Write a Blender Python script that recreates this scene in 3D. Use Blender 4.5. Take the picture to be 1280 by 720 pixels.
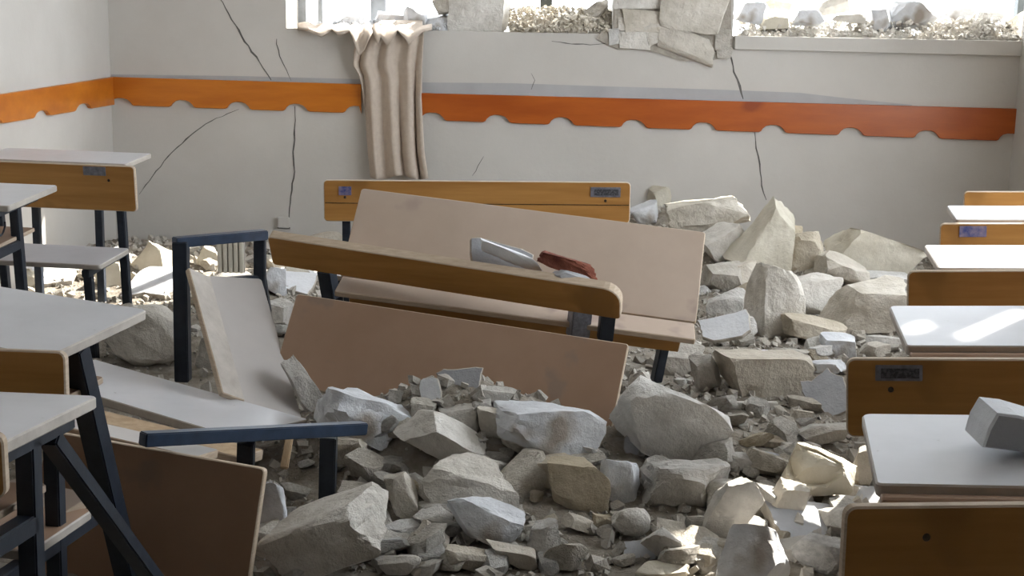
import bpy, bmesh, math, random
import numpy as np
from mathutils import Vector, Matrix, noise as mnoise

for o in list(bpy.data.objects): bpy.data.objects.remove(o)
scene = bpy.context.scene
COL = scene.collection

# ------------------------------------------------------------------ camera
FPX, CAMH = 1750.0, 1.41
YAW, PITCH, ROLL = math.atan(40/1750), math.atan(338/1750), .018
fwd = Vector((-math.sin(YAW)*math.cos(PITCH), math.cos(YAW)*math.cos(PITCH), -math.sin(PITCH)))
r0 = Vector((math.cos(YAW), math.sin(YAW), 0)); u0 = r0.cross(fwd)
rgt = r0*math.cos(ROLL)+u0*math.sin(ROLL); upv = -r0*math.sin(ROLL)+u0*math.cos(ROLL)
CAM = Vector((0, 0, CAMH))
cd = bpy.data.cameras.new('camera'); cam = bpy.data.objects.new('camera', cd); COL.objects.link(cam)
cd.sensor_width = 36; cd.lens = 36*FPX/1280; cd.clip_start = .05; cd.clip_end = 200
m = Matrix((rgt, upv, -fwd)).transposed().to_4x4(); m.translation = CAM
cam.matrix_world = m
scene.camera = cam

# ------------------------------------------------------------------ light
scene.view_settings.view_transform = 'Standard'; scene.view_settings.look = 'None'
scene.view_settings.gamma = 1; scene.view_settings.use_curve_mapping = False
scene.view_settings.exposure = 0.55
w = bpy.data.worlds.new('sky'); scene.world = w; w.use_nodes = True
bg = w.node_tree.nodes['Background']; bg.inputs[0].default_value = (.87, .935, 1.0, 1); bg.inputs[1].default_value = 6.5
SUN = Vector((-.75, -.85, -1.0)).normalized()
sl = bpy.data.lights.new('sun', 'SUN'); sun = bpy.data.objects.new('sun', sl); COL.objects.link(sun)
sl.energy = 16; sl.angle = .009; sl.color = (1, .95, .86)
sun.rotation_euler = SUN.to_track_quat('-Z', 'Y').to_euler(); sun.location = (6, 14, 12)

# ------------------------------------------------------------------ helpers
def ray(px, py): return fwd + rgt*((px-640)/FPX) - upv*((py-360)/FPX)
def at(px, py, Y):
    d = ray(px, py); return CAM + d*(Y/d.y)
def atX(px, py, X):
    d = ray(px, py); return CAM + d*(X/d.x)

def link(name, me, mats, parent=None):
    o = bpy.data.objects.new(name, me); COL.objects.link(o)
    if mats is not None:
        if not isinstance(mats, (list, tuple)): mats = [mats]
        if len(me.materials) == 0:
            for q in mats: me.materials.append(q)
    if parent: o.parent = parent
    return o
def tag(o, label=None, cat=None, group=None, kind=None):
    if label: o['label'] = label
    if cat: o['category'] = cat
    if group: o['group'] = group
    if kind: o['kind'] = kind
    return o
def empty(name, loc=(0, 0, 0)):
    o = bpy.data.objects.new(name, None); COL.objects.link(o); o.location = loc; o.empty_display_size = .1
    return o
def frame(x, y, z, o):
    M = Matrix((x, y, z)).transposed().to_4x4(); M.translation = o; return M

def mesh_from(name, vs, fs, mi=None, smooth=False):
    me = bpy.data.meshes.new(name); me.from_pydata([tuple(v) for v in vs], [], fs)
    if mi: me.polygons.foreach_set('material_index', mi)
    if smooth: me.polygons.foreach_set('use_smooth', [True]*len(me.polygons))
    me.update(); return me

def extrude_outline(name, pts, t, bev=.002, smooth=False):
    """outline pts (x,y) ccw, extruded z 0..t with chamfer; caps material 0, sides material 1"""
    n = len(pts); P = [Vector((p[0], p[1])) for p in pts]
    ins = []
    for i in range(n):
        a, b, c = P[i-1], P[i], P[(i+1) % n]
        e1 = (b-a); e2 = (c-b)
        if e1.length < 1e-9 or e2.length < 1e-9: ins.append(b.copy()); continue
        e1.normalize(); e2.normalize()
        nn = Vector((-(e1.y+e2.y), e1.x+e2.x))
        if nn.length < 1e-6: ins.append(b.copy()); continue
        nn.normalize(); ins.append(b + nn*bev)
    V = [(p.x, p.y, 0) for p in ins]+[(p.x, p.y, bev) for p in P]+[(p.x, p.y, t-bev) for p in P]+[(p.x, p.y, t) for p in ins]
    F = [list(range(n))[::-1], [3*n+i for i in range(n)]]; MI = [0, 0]
    for L in range(3):
        for i in range(n):
            j = (i+1) % n
            F.append([L*n+i, L*n+j, (L+1)*n+j, (L+1)*n+i]); MI.append(1)
    return mesh_from(name, V, F, MI)
def rrect(w, h, r, seg=5, corners=(1, 1, 1, 1)):
    out = []
    for k, (cx, cy) in enumerate(((w, h), (0, h), (0, 0), (w, 0))):
        rr = r*corners[k]
        if rr <= 0: out.append((cx, cy)); continue
        ox = cx-rr if cx > 0 else rr; oy = cy-rr if cy > 0 else rr
        for i in range(seg+1):
            a = (k+i/seg)*math.pi/2
            out.append((ox+rr*math.cos(a), oy+rr*math.sin(a)))
    return out
def box_me(name, a, b, bev=.0):
    bm = bmesh.new(); bmesh.ops.create_cube(bm, size=1)
    for v in bm.verts:
        v.co = Vector([a[i]+(v.co[i]+.5)*(b[i]-a[i]) for i in range(3)])
    if bev: bmesh.ops.bevel(bm, geom=bm.edges[:], offset=bev, segments=2, affect='EDGES')
    me = bpy.data.meshes.new(name); bm.to_mesh(me); bm.free(); return me
def boxes_me(name, L):
    V = []; F = []
    for a, b in L:
        k = len(V)
        V += [(a[0], a[1], a[2]), (b[0], a[1], a[2]), (b[0], b[1], a[2]), (a[0], b[1], a[2]), (a[0], a[1], b[2]), (b[0], a[1], b[2]), (b[0], b[1], b[2]), (a[0], b[1], b[2])]
        F += [[k+i for i in q] for q in ((0, 3, 2, 1), (4, 5, 6, 7), (0, 1, 5, 4), (1, 2, 6, 5), (2, 3, 7, 6), (3, 0, 4, 7))]
    return mesh_from(name, V, F)
def bar_me(name, a, b, w, h, ref=Vector((0, 0, 1)), bev=.003):
    a = Vector(a); b = Vector(b); d = (b-a); L = d.length; d.normalize()
    x = d.cross(ref)
    if x.length < 1e-3: x = d.cross(Vector((0, 1, 0)))
    x.normalize(); z = x.cross(d)
    me = box_me(name, (-w/2, 0, -h/2), (w/2, L, h/2), bev)
    me.transform(frame(x, d, z, a)); me.update(); return me

# ------------------------------------------------------------------ materials
def nodes_mat(name):
    mt = bpy.data.materials.new(name); mt.use_nodes = True
    nt = mt.node_tree; return mt, nt, nt.nodes['Principled BSDF']
def mat(name, c1, c2=None, scale=8, rough=.8, bump=0, bscale=40, spec=.3, tint=0, stretch=None, detail=6, spots=None, metal=0, lo=.35, hi=.7):
    mt, nt, b = nodes_mat(name); N = nt.nodes.new; Lk = nt.links.new
    b.inputs['Roughness'].default_value = rough; b.inputs['Specular IOR Level'].default_value = spec; b.inputs['Metallic'].default_value = metal
    tc = N('ShaderNodeTexCoord'); co = tc.outputs['Object']
    if stretch:
        mp = N('ShaderNodeMapping'); mp.inputs['Scale'].default_value = stretch; Lk(co, mp.inputs[0]); co = mp.outputs[0]
    nz = N('ShaderNodeTexNoise'); nz.inputs['Scale'].default_value = scale; nz.inputs['Detail'].default_value = detail; nz.inputs['Roughness'].default_value = .6
    Lk(co, nz.inputs['Vector'])
    cr = N('ShaderNodeValToRGB'); cr.color_ramp.elements[0].position = lo; cr.color_ramp.elements[1].position = hi
    cr.color_ramp.elements[0].color = (*c1, 1); cr.color_ramp.elements[1].color = (*(c2 or c1), 1)
    Lk(nz.outputs['Fac'], cr.inputs[0]); colr = cr.outputs[0]
    if spots:
        s2 = N('ShaderNodeTexNoise'); s2.inputs['Scale'].default_value = spots[1]; s2.inputs['Detail'].default_value = 3
        Lk(tc.outputs['Object'], s2.inputs['Vector'])
        r2 = N('ShaderNodeValToRGB'); r2.color_ramp.elements[0].position = spots[2]; r2.color_ramp.elements[1].position = spots[2]+.06
        Lk(s2.outputs['Fac'], r2.inputs[0])
        mx = N('ShaderNodeMix'); mx.data_type = 'RGBA'; Lk(r2.outputs[0], mx.inputs['Factor']); Lk(colr, mx.inputs['A']); mx.inputs['B'].default_value = (*spots[0], 1)
        colr = mx.outputs['Result']
    if tint:
        oi = N('ShaderNodeObjectInfo'); hs = N('ShaderNodeHueSaturation')
        mr = N('ShaderNodeMapRange'); mr.inputs['To Min'].default_value = 1-tint; mr.inputs['To Max'].default_value = 1+tint
        Lk(oi.outputs['Random'], mr.inputs['Value']); Lk(mr.outputs[0], hs.inputs['Value'])
        mr2 = N('ShaderNodeMapRange'); mr2.inputs['To Min'].default_value = 1.5; mr2.inputs['To Max'].default_value = .5
        Lk(oi.outputs['Random'], mr2.inputs['Value']); Lk(mr2.outputs[0], hs.inputs['Saturation'])
        Lk(colr, hs.inputs['Color']); colr = hs.outputs[0]
    Lk(colr, b.inputs['Base Color'])
    if bump:
        bz = N('ShaderNodeTexNoise'); bz.inputs['Scale'].default_value = bscale; bz.inputs['Detail'].default_value = 8; bz.inputs['Roughness'].default_value = .65
        Lk(co, bz.inputs['Vector'])
        bp = N('ShaderNodeBump'); bp.inputs['Strength'].default_value = bump; bp.inputs['Distance'].default_value = .02
        Lk(bz.outputs['Fac'], bp.inputs['Height']); Lk(bp.outputs[0], b.inputs['Normal'])
    return mt
M = {}
M['wall'] = mat('wall_plaster', (.52, .495, .46), (.59, .565, .53), 1.3, .85, .08, 30, .15)
M['plaster_core'] = mat('broken_plaster', (.33, .30, .26), (.5, .46, .40), 14, .95, .5, 30, .1)
M['ceil'] = mat('ceiling_paint', (.62, .60, .57), (.66, .64, .61), 2, .9)
M['floor'] = mat('dusty_floor', (.20, .175, .15), (.32, .29, .26), 3, .9, .2, 20)
M['orange'] = mat('orange_varnished_wood', (.46, .132, .012), (.60, .20, .02), 5, .32, .03, 20, .4, stretch=(.35, 1, 2.2), spots=((.13, .04, .012), 9, .735))
M['orange2'] = mat('reddish_varnished_wood', (.34, .072, .010), (.46, .113, .016), 5, .32, .03, 20, .4, stretch=(.35, 1, 2.2), spots=((.26, .05, .01), 2.5, .62))
M['greystrip'] = mat('grey_wall_strip', (.37, .365, .37), (.45, .445, .45), 3, .9)
M['crack'] = mat('crack_shadow_line', (.09, .085, .08), (.18, .17, .16), 20, .95)
M['honey'] = mat('honey_plywood', (.35, .165, .042), (.47, .24, .068), 6, .42, .03, 25, .35, stretch=(.3, 1, 4), spots=((.28, .135, .035), 3, .63))
M['plyedge'] = mat('pale_board_edge', (.42, .33, .24), (.52, .42, .32), 25, .7, .1, 60, stretch=(1, 1, 8))
M['white'] = mat('white_laminate', (.53, .53, .55), (.63, .63, .655), 3, .33, .01, 60, .4, spots=((.36, .35, .35), 34, .735))
M['lamedge'] = mat('grey_laminate_edge', (.38, .34, .30), (.50, .46, .41), 14, .6, .05, 40)
M['brownlam'] = mat('brown_laminate', (.29, .18, .115), (.36, .235, .16), 2.2, .5, .02, 40, .3, spots=((.27, .19, .14), 6, .62))
M['beigelam'] = mat('beige_laminate', (.40, .315, .25), (.47, .375, .305), 2.2, .5, .02, 40, .3, spots=((.36, .28, .235), 5, .6))
M['greylam'] = mat('grey_laminate', (.46, .43, .41), (.54, .505, .48), 2.5, .5, .02, 40, .3)
M['seat'] = mat('grey_seat_laminate', (.42, .41, .43), (.50, .49, .51), 3, .45, .02, 50, .3)
M['metal'] = mat('dark_navy_paint', (.008, .013, .024), (.02, .028, .042), 30, .42, .03, 120, .45)
M['blue'] = mat('blue_painted_steel', (.008, .022, .05), (.02, .042, .085), 18, .4, .04, 90, .5)
M['plate'] = mat('grey_label_plate', (.13, .13, .15), (.25, .25, .29), 60, .4, 0, 1, .5, metal=.3)
M['plate_text'] = mat('dark_worn_print', (.03, .03, .035), (.10, .10, .11), 140, .6, lo=.45, hi=.6)
M['sticker'] = mat('blue_sticker', (.05, .07, .22), (.30, .24, .30), 45, .6)
M['bolt'] = mat('dull_bolt', (.03, .02, .012), (.10, .075, .05), 50, .4, metal=.5)
ST = dict(tint=.14)
M['pale'] = mat('pale_limestone', (.50, .465, .405), (.74, .70, .64), 7, .92, .8, 22, .15, **ST)
M['warm'] = mat('warm_limestone', (.44, .39, .315), (.62, .565, .475), 6, .92, .8, 20, .15, **ST)
M['grey'] = mat('grey_rubble_stone', (.38, .36, .325), (.60, .57, .525), 8, .93, .8, 24, .15, **ST)
M['chalk'] = mat('chalky_white_stone', (.50, .51, .53), (.74, .75, .77), 6, .93, .5, 24, .1, spots=((.34, .30, .26), 3.2, .60))
M['cream'] = mat('cream_stone', (.46, .42, .335), (.64, .60, .51), 5, .9, .4, 22, .15)
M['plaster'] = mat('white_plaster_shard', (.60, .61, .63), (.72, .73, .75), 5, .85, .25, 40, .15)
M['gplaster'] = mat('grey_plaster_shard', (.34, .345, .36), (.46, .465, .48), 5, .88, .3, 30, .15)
M['dust'] = mat('dust_and_gravel', (.20, .17, .135), (.38, .345, .295), 16, .95, .8, 70, .1)
M['brickred'] = mat('red_brick_fragment', (.12, .04, .03), (.27, .10, .065), 14, .9, .5, 40, .1)
M['cloth'] = mat('beige_curtain_cloth', (.50, .42, .35), (.56, .48, .405), 30, .9, .15, 300, .1)
M['frame'] = mat('window_frame_grey', (.20, .21, .215), (.28, .29, .30), 8, .5)
M['darkframe'] = mat('window_post_dark', (.03, .035, .035), (.06, .065, .06), 8, .5)
M['rib'] = mat('cream_ribbed_sheet', (.58, .55, .47), (.66, .63, .55), 6, .6)
M['batten'] = mat('pale_batten', (.52, .50, .44), (.62, .60, .55), 10, .7, stretch=(.3, 4, 4))
M['rawwood'] = mat('raw_splintered_wood', (.36, .25, .15), (.50, .37, .24), 8, .8, .2, 40, stretch=(4, 4, .4))
M['paper'] = mat('white_paper_sheet', (.66, .66, .72), (.74, .74, .78), 8, .8)

# ------------------------------------------------------------------ setting
YW = 8.40; XL = at(138, 95, YW).x; XR = at(1268, 150, YW).x; CZ = 3.8; YB = -5.0
SILL = 1.325; W1L = at(358, 35, YW).x; PL = at(766, 20, YW).x; PR = at(917, 20, YW).x; TK = .5
def struct(name, me, mt, parent=None, label=None, cat=None):
    o = link(name, me, mt, parent)
    if not parent: o['kind'] = 'structure'
    if label: o['label'] = label
    if cat: o['category'] = cat
    return o
struct('floor', box_me('floor', (XL-.3, YB, -.12), (XR+.3, YW+TK, 0)), M['floor'], label='dust covered classroom floor under the rubble', cat='floor')
struct('ceiling', box_me('ceiling', (XL-.3, YB, CZ), (XR+.3, YW+TK, CZ+.2)), M['ceil'], label='plain pale classroom ceiling above the desks', cat='ceiling')
PB = 1.13
wall_back = struct('wall_back', boxes_me('wall_back', [
    ((XL-.3, YW, -.1), (PL-.0, YW+TK, SILL)), ((PL, YW, -.1), (PR, YW+TK, CZ)), ((PR, YW, -.1), (XR+.3, YW+TK, SILL)),
    ((XL-.3, YW, SILL), (W1L, YW+TK, CZ)),
    ((W1L, YW, 3.2), (PL, YW+TK, CZ)), ((W1L, YW, 2.35), (-.85, YW+TK, 3.2)), ((PR, YW, 2.1), (XR+.3, YW+TK, CZ))]), M['wall'],  # unseen: left opening's corner box and low right head, added to block sun
    label='cracked white plaster wall under the broken windows', cat='wall')
wall_left = struct('wall_left', box_me('wall_left', (XL-.3, YB, -.1), (XL, YW+.001, CZ)), M['wall'], label='plain white side wall behind the stacked desks', cat='wall')
# right wall: a run of windows the daylight comes through, with out-of-view holes above shaped to cast the sun patches
rw = []
spans = [(YB, 3.1, 0), (3.1, 6.7, 2), (6.7, YW, 0)]
for a, b, k in spans:
    if k == 0: rw.append(((XR, a, -.1), (XR+.3, b, CZ)))
    else:
        rw.append(((XR, a, -.1), (XR+.3, b, .75)))
        if k == 1: rw.append(((XR, a, 2.2), (XR+.3, b, CZ)))
        else:
            for y0, y1, z0, z1 in ((a, 4.7, 2.85, CZ), (4.7, 4.98, 2.2, CZ), (4.98, 5.4, 2.2, 3.05), (5.09, 5.4, 3.05, 3.34), (4.98, 5.15, 3.34, CZ), (5.27, 5.4, 3.34, CZ), (5.15, 5.27, 3.62, CZ),
                                   (5.4, 5.44, 2.2, CZ), (5.44, 6.2, 2.2, 2.42), (5.44, 5.66, 3.0, CZ), (5.66, 5.78, 3.2, CZ), (5.78, 6.2, 3.38, CZ), (6.2, b, 2.2, CZ)):
                rw.append(((XR, y0, z0), (XR+.04, y1, z1)))
wall_right = struct('wall_right', boxes_me('wall_right', rw), M['wall'], label='white side wall with daylight windows beside the tidy desk row', cat='wall')

struct('wall_rear', box_me('wall_rear', (XL-.3, YB-.3, -.1), (XR+.3, YB, CZ)), M['wall'], label='plain classroom wall behind the camera', cat='wall')
# sill slab of the right opening (slightly proud lip)
lip = struct('trim_4', extrude_outline('sill_lip', [(PR+.01, SILL-.075), (XR, SILL-.085), (XR, SILL+.004), (PR+.01, SILL+.004)], .03, .004), [M['wall'], M['wall']], label='pale projecting sill lip below the right opening', cat='trim')
lip.matrix_world = frame(Vector((1, 0, 0)), Vector((0, 0, 1)), Vector((0, -1, 0)), Vector((0, YW+.001, 0)))

# scalloped orange trim boards
def trim(name, topL, topR, botL, botR, notches, nw, nd, plane, label, depth=.022, mt='orange'):
    """px outline laid on a wall plane; notch list in px"""
    pts = [topL, topR]
    def by(x): return botL[1]+(botR[1]-botL[1])*(x-botL[0])/(botR[0]-botL[0])
    low = [botR]
    for nx in sorted(notches, reverse=True):
        prof = [(.5, 0), (.42, -.12), (.36, -.45), (.25, -.82), (.1, -1), (-.1, -1), (-.25, -.85), (-.36, -.5), (-.42, -.14), (-.5, 0)]
        for a, b in prof:
            x = nx+a*nw
            if botL[0] < x < botR[0]: low.append((x, by(x)+b*nd))
    low.append(botL); pts += low
    P = [plane(*p) for p in pts]
    if abs(P[1].x-P[0].x) > abs(P[1].y-P[0].y): ux, nn = Vector((1, 0, 0)), Vector((0, -1, 0))
    else: ux, nn = Vector((0, 1, 0)), Vector((1, 0, 0))
    Q = [((p-P[0]).dot(ux), p.z-P[0].z) for p in P]
    if sum(Q[i-1][0]*Q[i][1]-Q[i][0]*Q[i-1][1] for i in range(len(Q))) < 0: Q = Q[::-1]
    me = extrude_outline(name, Q, depth, .0025)
    bm = bmesh.new(); bm.from_mesh(me); bmesh.ops.triangulate(bm, faces=[q for q in bm.faces if len(q.verts) > 4]); bm.to_mesh(me); bm.free()
    me.transform(frame(ux, Vector((0, 0, 1)), ux.cross(Vector((0, 0, 1))), P[0]-(Vector((0, 0, 0)) if ux.cross(Vector((0, 0, 1))).dot(nn) > 0 else ux.cross(Vector((0, 0, 1)))*depth))); me.update()
    return struct(name, me, [M[mt], M[mt]], label=label, cat='trim')
bp = lambda x, y: at(x, y, YW-.001)
lp = lambda x, y: atX(x, y, XL+.001)
trim('trim_1', (139, 96), (452, 105), (139, 131), (452, 141.5), [152, 229, 299, 371, 446], 34, 9, bp, 'orange scalloped wooden rail on the back wall left of the curtain')
trim('trim_2', (524, 116), (1282, 136), (524, 149.5), (1282, 177), [541, 622, 702, 792, 879, 966, 1063, 1158, 1262], 36, 9.5, bp, 'orange scalloped wooden rail on the back wall right of the curtain', mt='orange2')
trim('trim_3', (-60, 126.5), (138.5, 96), (-60, 164), (138.5, 131), [-12, 48, 100], 22, 8, lp, 'orange scalloped wooden rail along the left side wall')
# thin grey strips on the wall along the tops of the back rails
def wall_ribbon(name, pts, mt, off=.0015, parent=None):
    P = [at(x, y, YW-off) for x, y in pts]; n = len(P)
    bm = bmesh.new(); a = [bm.verts.new(p) for p in P]; bm.faces.new(a)
    r_ = bmesh.ops.extrude_face_region(bm, geom=bm.faces[:])
    for v in r_['geom']:
        if isinstance(v, bmesh.types.BMVert): v.co.y += off
    bmesh.ops.triangulate(bm, faces=[q for q in bm.faces if len(q.verts) > 4]); bmesh.ops.recalc_face_normals(bm, faces=bm.faces)
    me = bpy.data.meshes.new(name); bm.to_mesh(me); bm.free()
    return link(name, me, mt, parent)
wall_ribbon('grey_strip', [(528, 103), (640, 104), (760, 108), (900, 112), (1000, 116), (1060, 123), (1140, 131), (1140, 134), (528, 118)], M['greystrip'], parent=wall_back)
wall_ribbon('grey_strip', [(139, 93), (300, 95), (452, 99), (452, 107), (139, 98)], M['greystrip'], parent=wall_back)
rng = random.Random(5)
def crack(pts, wpx, seed):
    R = random.Random(seed); fine = []
    for (x0, y0), (x1, y1) in zip(pts[:-1], pts[1:]):
        n = max(2, int(math.hypot(x1-x0, y1-y0)/7))
        for i in range(n):
            t = i/n; fine.append((x0+(x1-x0)*t+R.uniform(-.9, .9), y0+(y1-y0)*t+R.uniform(-.6, .6)))
    fine.append(pts[-1]); L = []; Rr = []
    for i, (x, y) in enumerate(fine):
        a = fine[max(0, i-1)]; b = fine[min(len(fine)-1, i+1)]
        dx, dy = b[0]-a[0], b[1]-a[1]; l = math.hypot(dx, dy) or 1; s = i/(len(fine)-1)
        ww = .8*wpx*(.35+.65*math.sin(math.pi*min(1, max(0, s*.9+.05))))*R.uniform(.6, 1.3)/2
        L.append((x-dy/l*ww, y+dx/l*ww)); Rr.append((x+dy/l*ww, y-dx/l*ww))
    V = [at(x, y, YW-.0018) for x, y in L]+[at(x, y, YW-.0018) for x, y in Rr]; n = len(L)
    V2 = [Vector((v.x, YW+.02, v.z)) for v in V]; V += V2
    F = []
    for i in range(n-1):
        F.append([i, i+1, n+i+1, n+i]); F.append([i, i+1, 2*n+i+1, 2*n+i]); F.append([n+i, n+i+1, 3*n+i+1, 3*n+i])
    return link('crack', mesh_from('crack', V, F), M['crack'], wall_back)
crack([(274, -4), (290, 25), (310, 58), (325, 78), (339, 100)], 2.6, 1)
crack([(345, 48), (349, 70), (358, 88), (364, 101)], 1.6, 2)
crack([(369, 133), (369, 160), (366, 190), (368, 215), (363, 245), (361, 276)], 2.4, 3)
crack([(299, 137), (270, 148), (245, 163), (215, 190), (190, 220), (174, 243)], 1.8, 4)
crack([(912, 66), (918, 90), (924, 108), (929, 124)], 3.6, 5)
crack([(943, 165), (946, 185), (950, 205), (952, 232), (958, 250)], 2.2, 6)
crack([(690, 52), (715, 55), (745, 56), (765, 52)], 1.6, 7)
crack([(605, 195), (598, 208), (590, 220)], 1.2, 8)
crack([(920, 52), (975, 54), (1080, 57), (1170, 60), (1280, 62)], 1.4, 9)
crack([(664, 92), (668, 100), (664, 112)], 1.0, 10)

# window remains
def post(px0, px1, Y, mt, parent, name='window_post', z1=3.2):
    a = at(px0, 20, Y).x; b = at(px1, 20, Y).x
    return link(name, box_me(name, (a, Y, SILL-.02), (b, Y+.06, z1), .003), mt, parent)
win1 = struct('window_1', boxes_me('window_1', [((W1L, YW+.40, SILL-.02), (W1L+.05, YW+.47, 3.2)), ((W1L, YW+.40, 3.14), (PL, YW+.47, 3.2))]), M['frame'], label='broken grey window frame above the curtain', cat='window')
post(397, 403, YW+.40, M['frame'], win1); post(463, 482, YW+.40, M['frame'], win1); post(675, 690, YW+.40, M['darkframe'], win1)
win2 = struct('window_2', boxes_me('window_2', [((PR, YW+.40, 2.04), (XR, YW+.47, 2.1)), ((at(1272, 10, YW+.4).x, YW+.40, SILL), (at(1290, 10, YW+.4).x, YW+.47, 2.1))]), M['darkframe'], label='broken dark window frame above the right sill rubble', cat='window')

# ------------------------------------------------------------------ rubble bed
def hfun(X, Y):
    h = .035
    h += .20*math.exp(-((X-1.15)/.7)**2-((Y-7.5)/.7)**2)
    h += .09*math.exp(-((X+.05)/.8)**2-((Y-4.15)/.45)**2)+.20*math.exp(-((X+.30)/.40)**2-((Y-4.16)/.24)**2)
    h += .05*math.exp(-((X-.7)/.5)**2-((Y-4.6)/.8)**2)
    h += .10*math.exp(-((X+2.0)/.9)**2-((Y-7.5)/.6)**2)
    h += .06*math.exp(-((X+1.5)/.4)**2-((Y-5.8)/.6)**2)
    h += .27*math.exp(-((X-.62)/.3)**2-((Y-8.15)/.32)**2)
    return h+.022*mnoise.noise(Vector((X*2.3, Y*2.3, .3)))
def ground(px, py):
    d = ray(px, py); t0, t1 = 1.5/d.y, (YW-.05)/d.y
    f_ = lambda t: CAM.z+d.z*t-hfun(d.x*t, d.y*t)
    if f_(t1) > 0: return CAM+d*t1
    for _ in range(40):
        tm = (t0+t1)/2
        if f_(tm) > 0: t0 = tm
        else: t1 = tm
    return CAM+d*t1
nx, ny = 190, 230; V = []; F = []
for j in range(ny+1):
    for i in range(nx+1):
        X = XL+(XR-XL)*i/nx; Y = 1.6+(YW-1.6)*j/ny
        z = hfun(X, Y)+.012*mnoise.fractal(Vector((X*9, Y*9, 1.7)), 1, 2, 4)+.008*mnoise.noise(Vector((X*28, Y*28, 5)))
        V.append((X, Y, z))
for j in range(ny):
    for i in range(nx): a = j*(nx+1)+i; F.append([a, a+1, a+nx+2, a+nx+1])
tag(link('rubble_dust', mesh_from('rubble_dust', V, F, smooth=True), M['dust']), 'bed of crushed mortar and dust covering the floor', 'dust', kind='stuff')

# ------------------------------------------------------------------ stones
_ico = {}
def ico(sub):
    if sub not in _ico:
        bm = bmesh.new(); bmesh.ops.create_icosphere(bm, subdivisions=sub, radius=1)
        bm.verts.ensure_lookup_table()
        _ico[sub] = (np.array([v.co[:] for v in bm.verts]), [[v.index for v in f_.verts] for f_ in bm.faces]); bm.free()
    v, f_ = _ico[sub]; return v.copy(), f_
def rock_me(name, seed, dims, sub=4, blocky=.6, rough=.05, smooth=True, cuts=7, taper=0, dent=None):
    R = np.random.RandomState(seed); v, fs = ico(sub); v *= 1.35
    pl = []
    for ax in range(3):
        for s in (-1, 1):
            n = np.zeros(3); n[ax] = s; n += R.uniform(-.38, .38, 3)*(.35 if blocky >= 1 else 1); n /= np.linalg.norm(n); pl.append((n, R.uniform(.66, .86) if blocky else 1.2))
    for _ in range(cuts):
        n = R.normal(size=3); n /= np.linalg.norm(n); pl.append((n, R.uniform(.82, 1.06)))
    for n, d in pl:
        k = np.maximum(0, v@n-d); v -= np.outer(k, n)
    off = Vector(R.uniform(-50, 50, 3))
    nrm = v/np.linalg.norm(v, axis=1)[:, None]
    amp = np.array([mnoise.fractal(Vector(p)*1.6+off, .9, 2.1, 5 if sub > 2 else 3) for p in v])
    if sub > 2: amp = amp+.35*np.array([mnoise.noise(Vector(p)*7+off)+.6*mnoise.noise(Vector(p)*15+off) for p in v])
    v += nrm*(amp*rough*1.4)[:, None]
    if taper: v[:, :2] *= (1-taper*(v[:, 2]-.2))[:, None].clip(.2, 2)
    if dent:
        n = np.array(dent[:3]); n /= np.linalg.norm(n); c = (v/np.linalg.norm(v, axis=1)[:, None])@n
        k = np.clip((c-.72)/.16, 0, 1); v -= np.outer(k*k*(3-2*k)*dent[3], n)
    lo, hi = v.min(0), v.max(0); v = (v-(lo+hi)/2)/((hi-lo)/2)
    v *= np.array(dims)/2
    me = mesh_from(name, v.tolist(), fs, smooth=smooth)
    if smooth:
        try: me.set_sharp_from_angle(angle=math.radians(28))
        except Exception: pass
    return me
def shard_me(name, seed, w, h, t, n=11, jag=.22):
    """flat broken plate, outline in xz, thickness along y"""
    R = random.Random(seed); pts = []
    for i in range(n):
        a = 2*math.pi*(i+R.uniform(-.3, .3))/n; q = 1+R.uniform(-jag, jag)
        c, s = math.cos(a), math.sin(a); e = .62
        pts.append((math.copysign(abs(c)**e, c)*q*w/2, math.copysign(abs(s)**e, s)*q*h/2))
    fine = []
    for i in range(n):
        a = pts[i]; b = pts[(i+1) % n]
        for k in range(3):
            s = k/3; fine.append((a[0]+(b[0]-a[0])*s+R.uniform(-.012, .012)*w, a[1]+(b[1]-a[1])*s+R.uniform(-.012, .012)*h))
    me = extrude_outline(name, fine, t, min(t*.2, .004))
    me.transform(Matrix.Translation((0, 0, -t/2))); me.transform(Matrix.Rotation(math.pi/2, 4, 'X'))
    return me
PLACED = []
def stone(cx, cy, wpx, hpx, tilt, tone, label, seed, dr=.8, Y=None, rough=.05, blocky=.6, name='stone', cat='stone', cuts=7, sub=4, lift=0, lean=0, group='fallen stones in the rubble', taper=0, dent=None):
    th = math.radians(tilt)
    ext = (abs(wpx*math.sin(th))+abs(hpx*math.cos(th)))/2
    if Y is None: Yb = ground(cx, cy+ext*.72).y
    else: Yb = Y
    w = wpx*Yb/FPX; d = min(w, hpx*Yb/FPX*1.5)*dr; Yc = Yb+.22*d
    w = wpx*Yc/FPX; sp = min(.4, (cy-22)/FPX+.0)
    h = math.sqrt(max((hpx*Yc/FPX)**2-(d*sp)**2, (.55*hpx*Yc/FPX)**2))
    me = rock_me(name, seed, (w, d, h), sub, blocky, rough, True, cuts, taper, dent)
    o = link(name, me, M[tone]); p = at(cx, cy, Yc); o.location = p+Vector((0, 0, lift))
    o.rotation_euler = (math.radians(lean), -th, 0); PLACED.append((p.x, p.y, w/2))
    return tag(o, label, cat, group)
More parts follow.
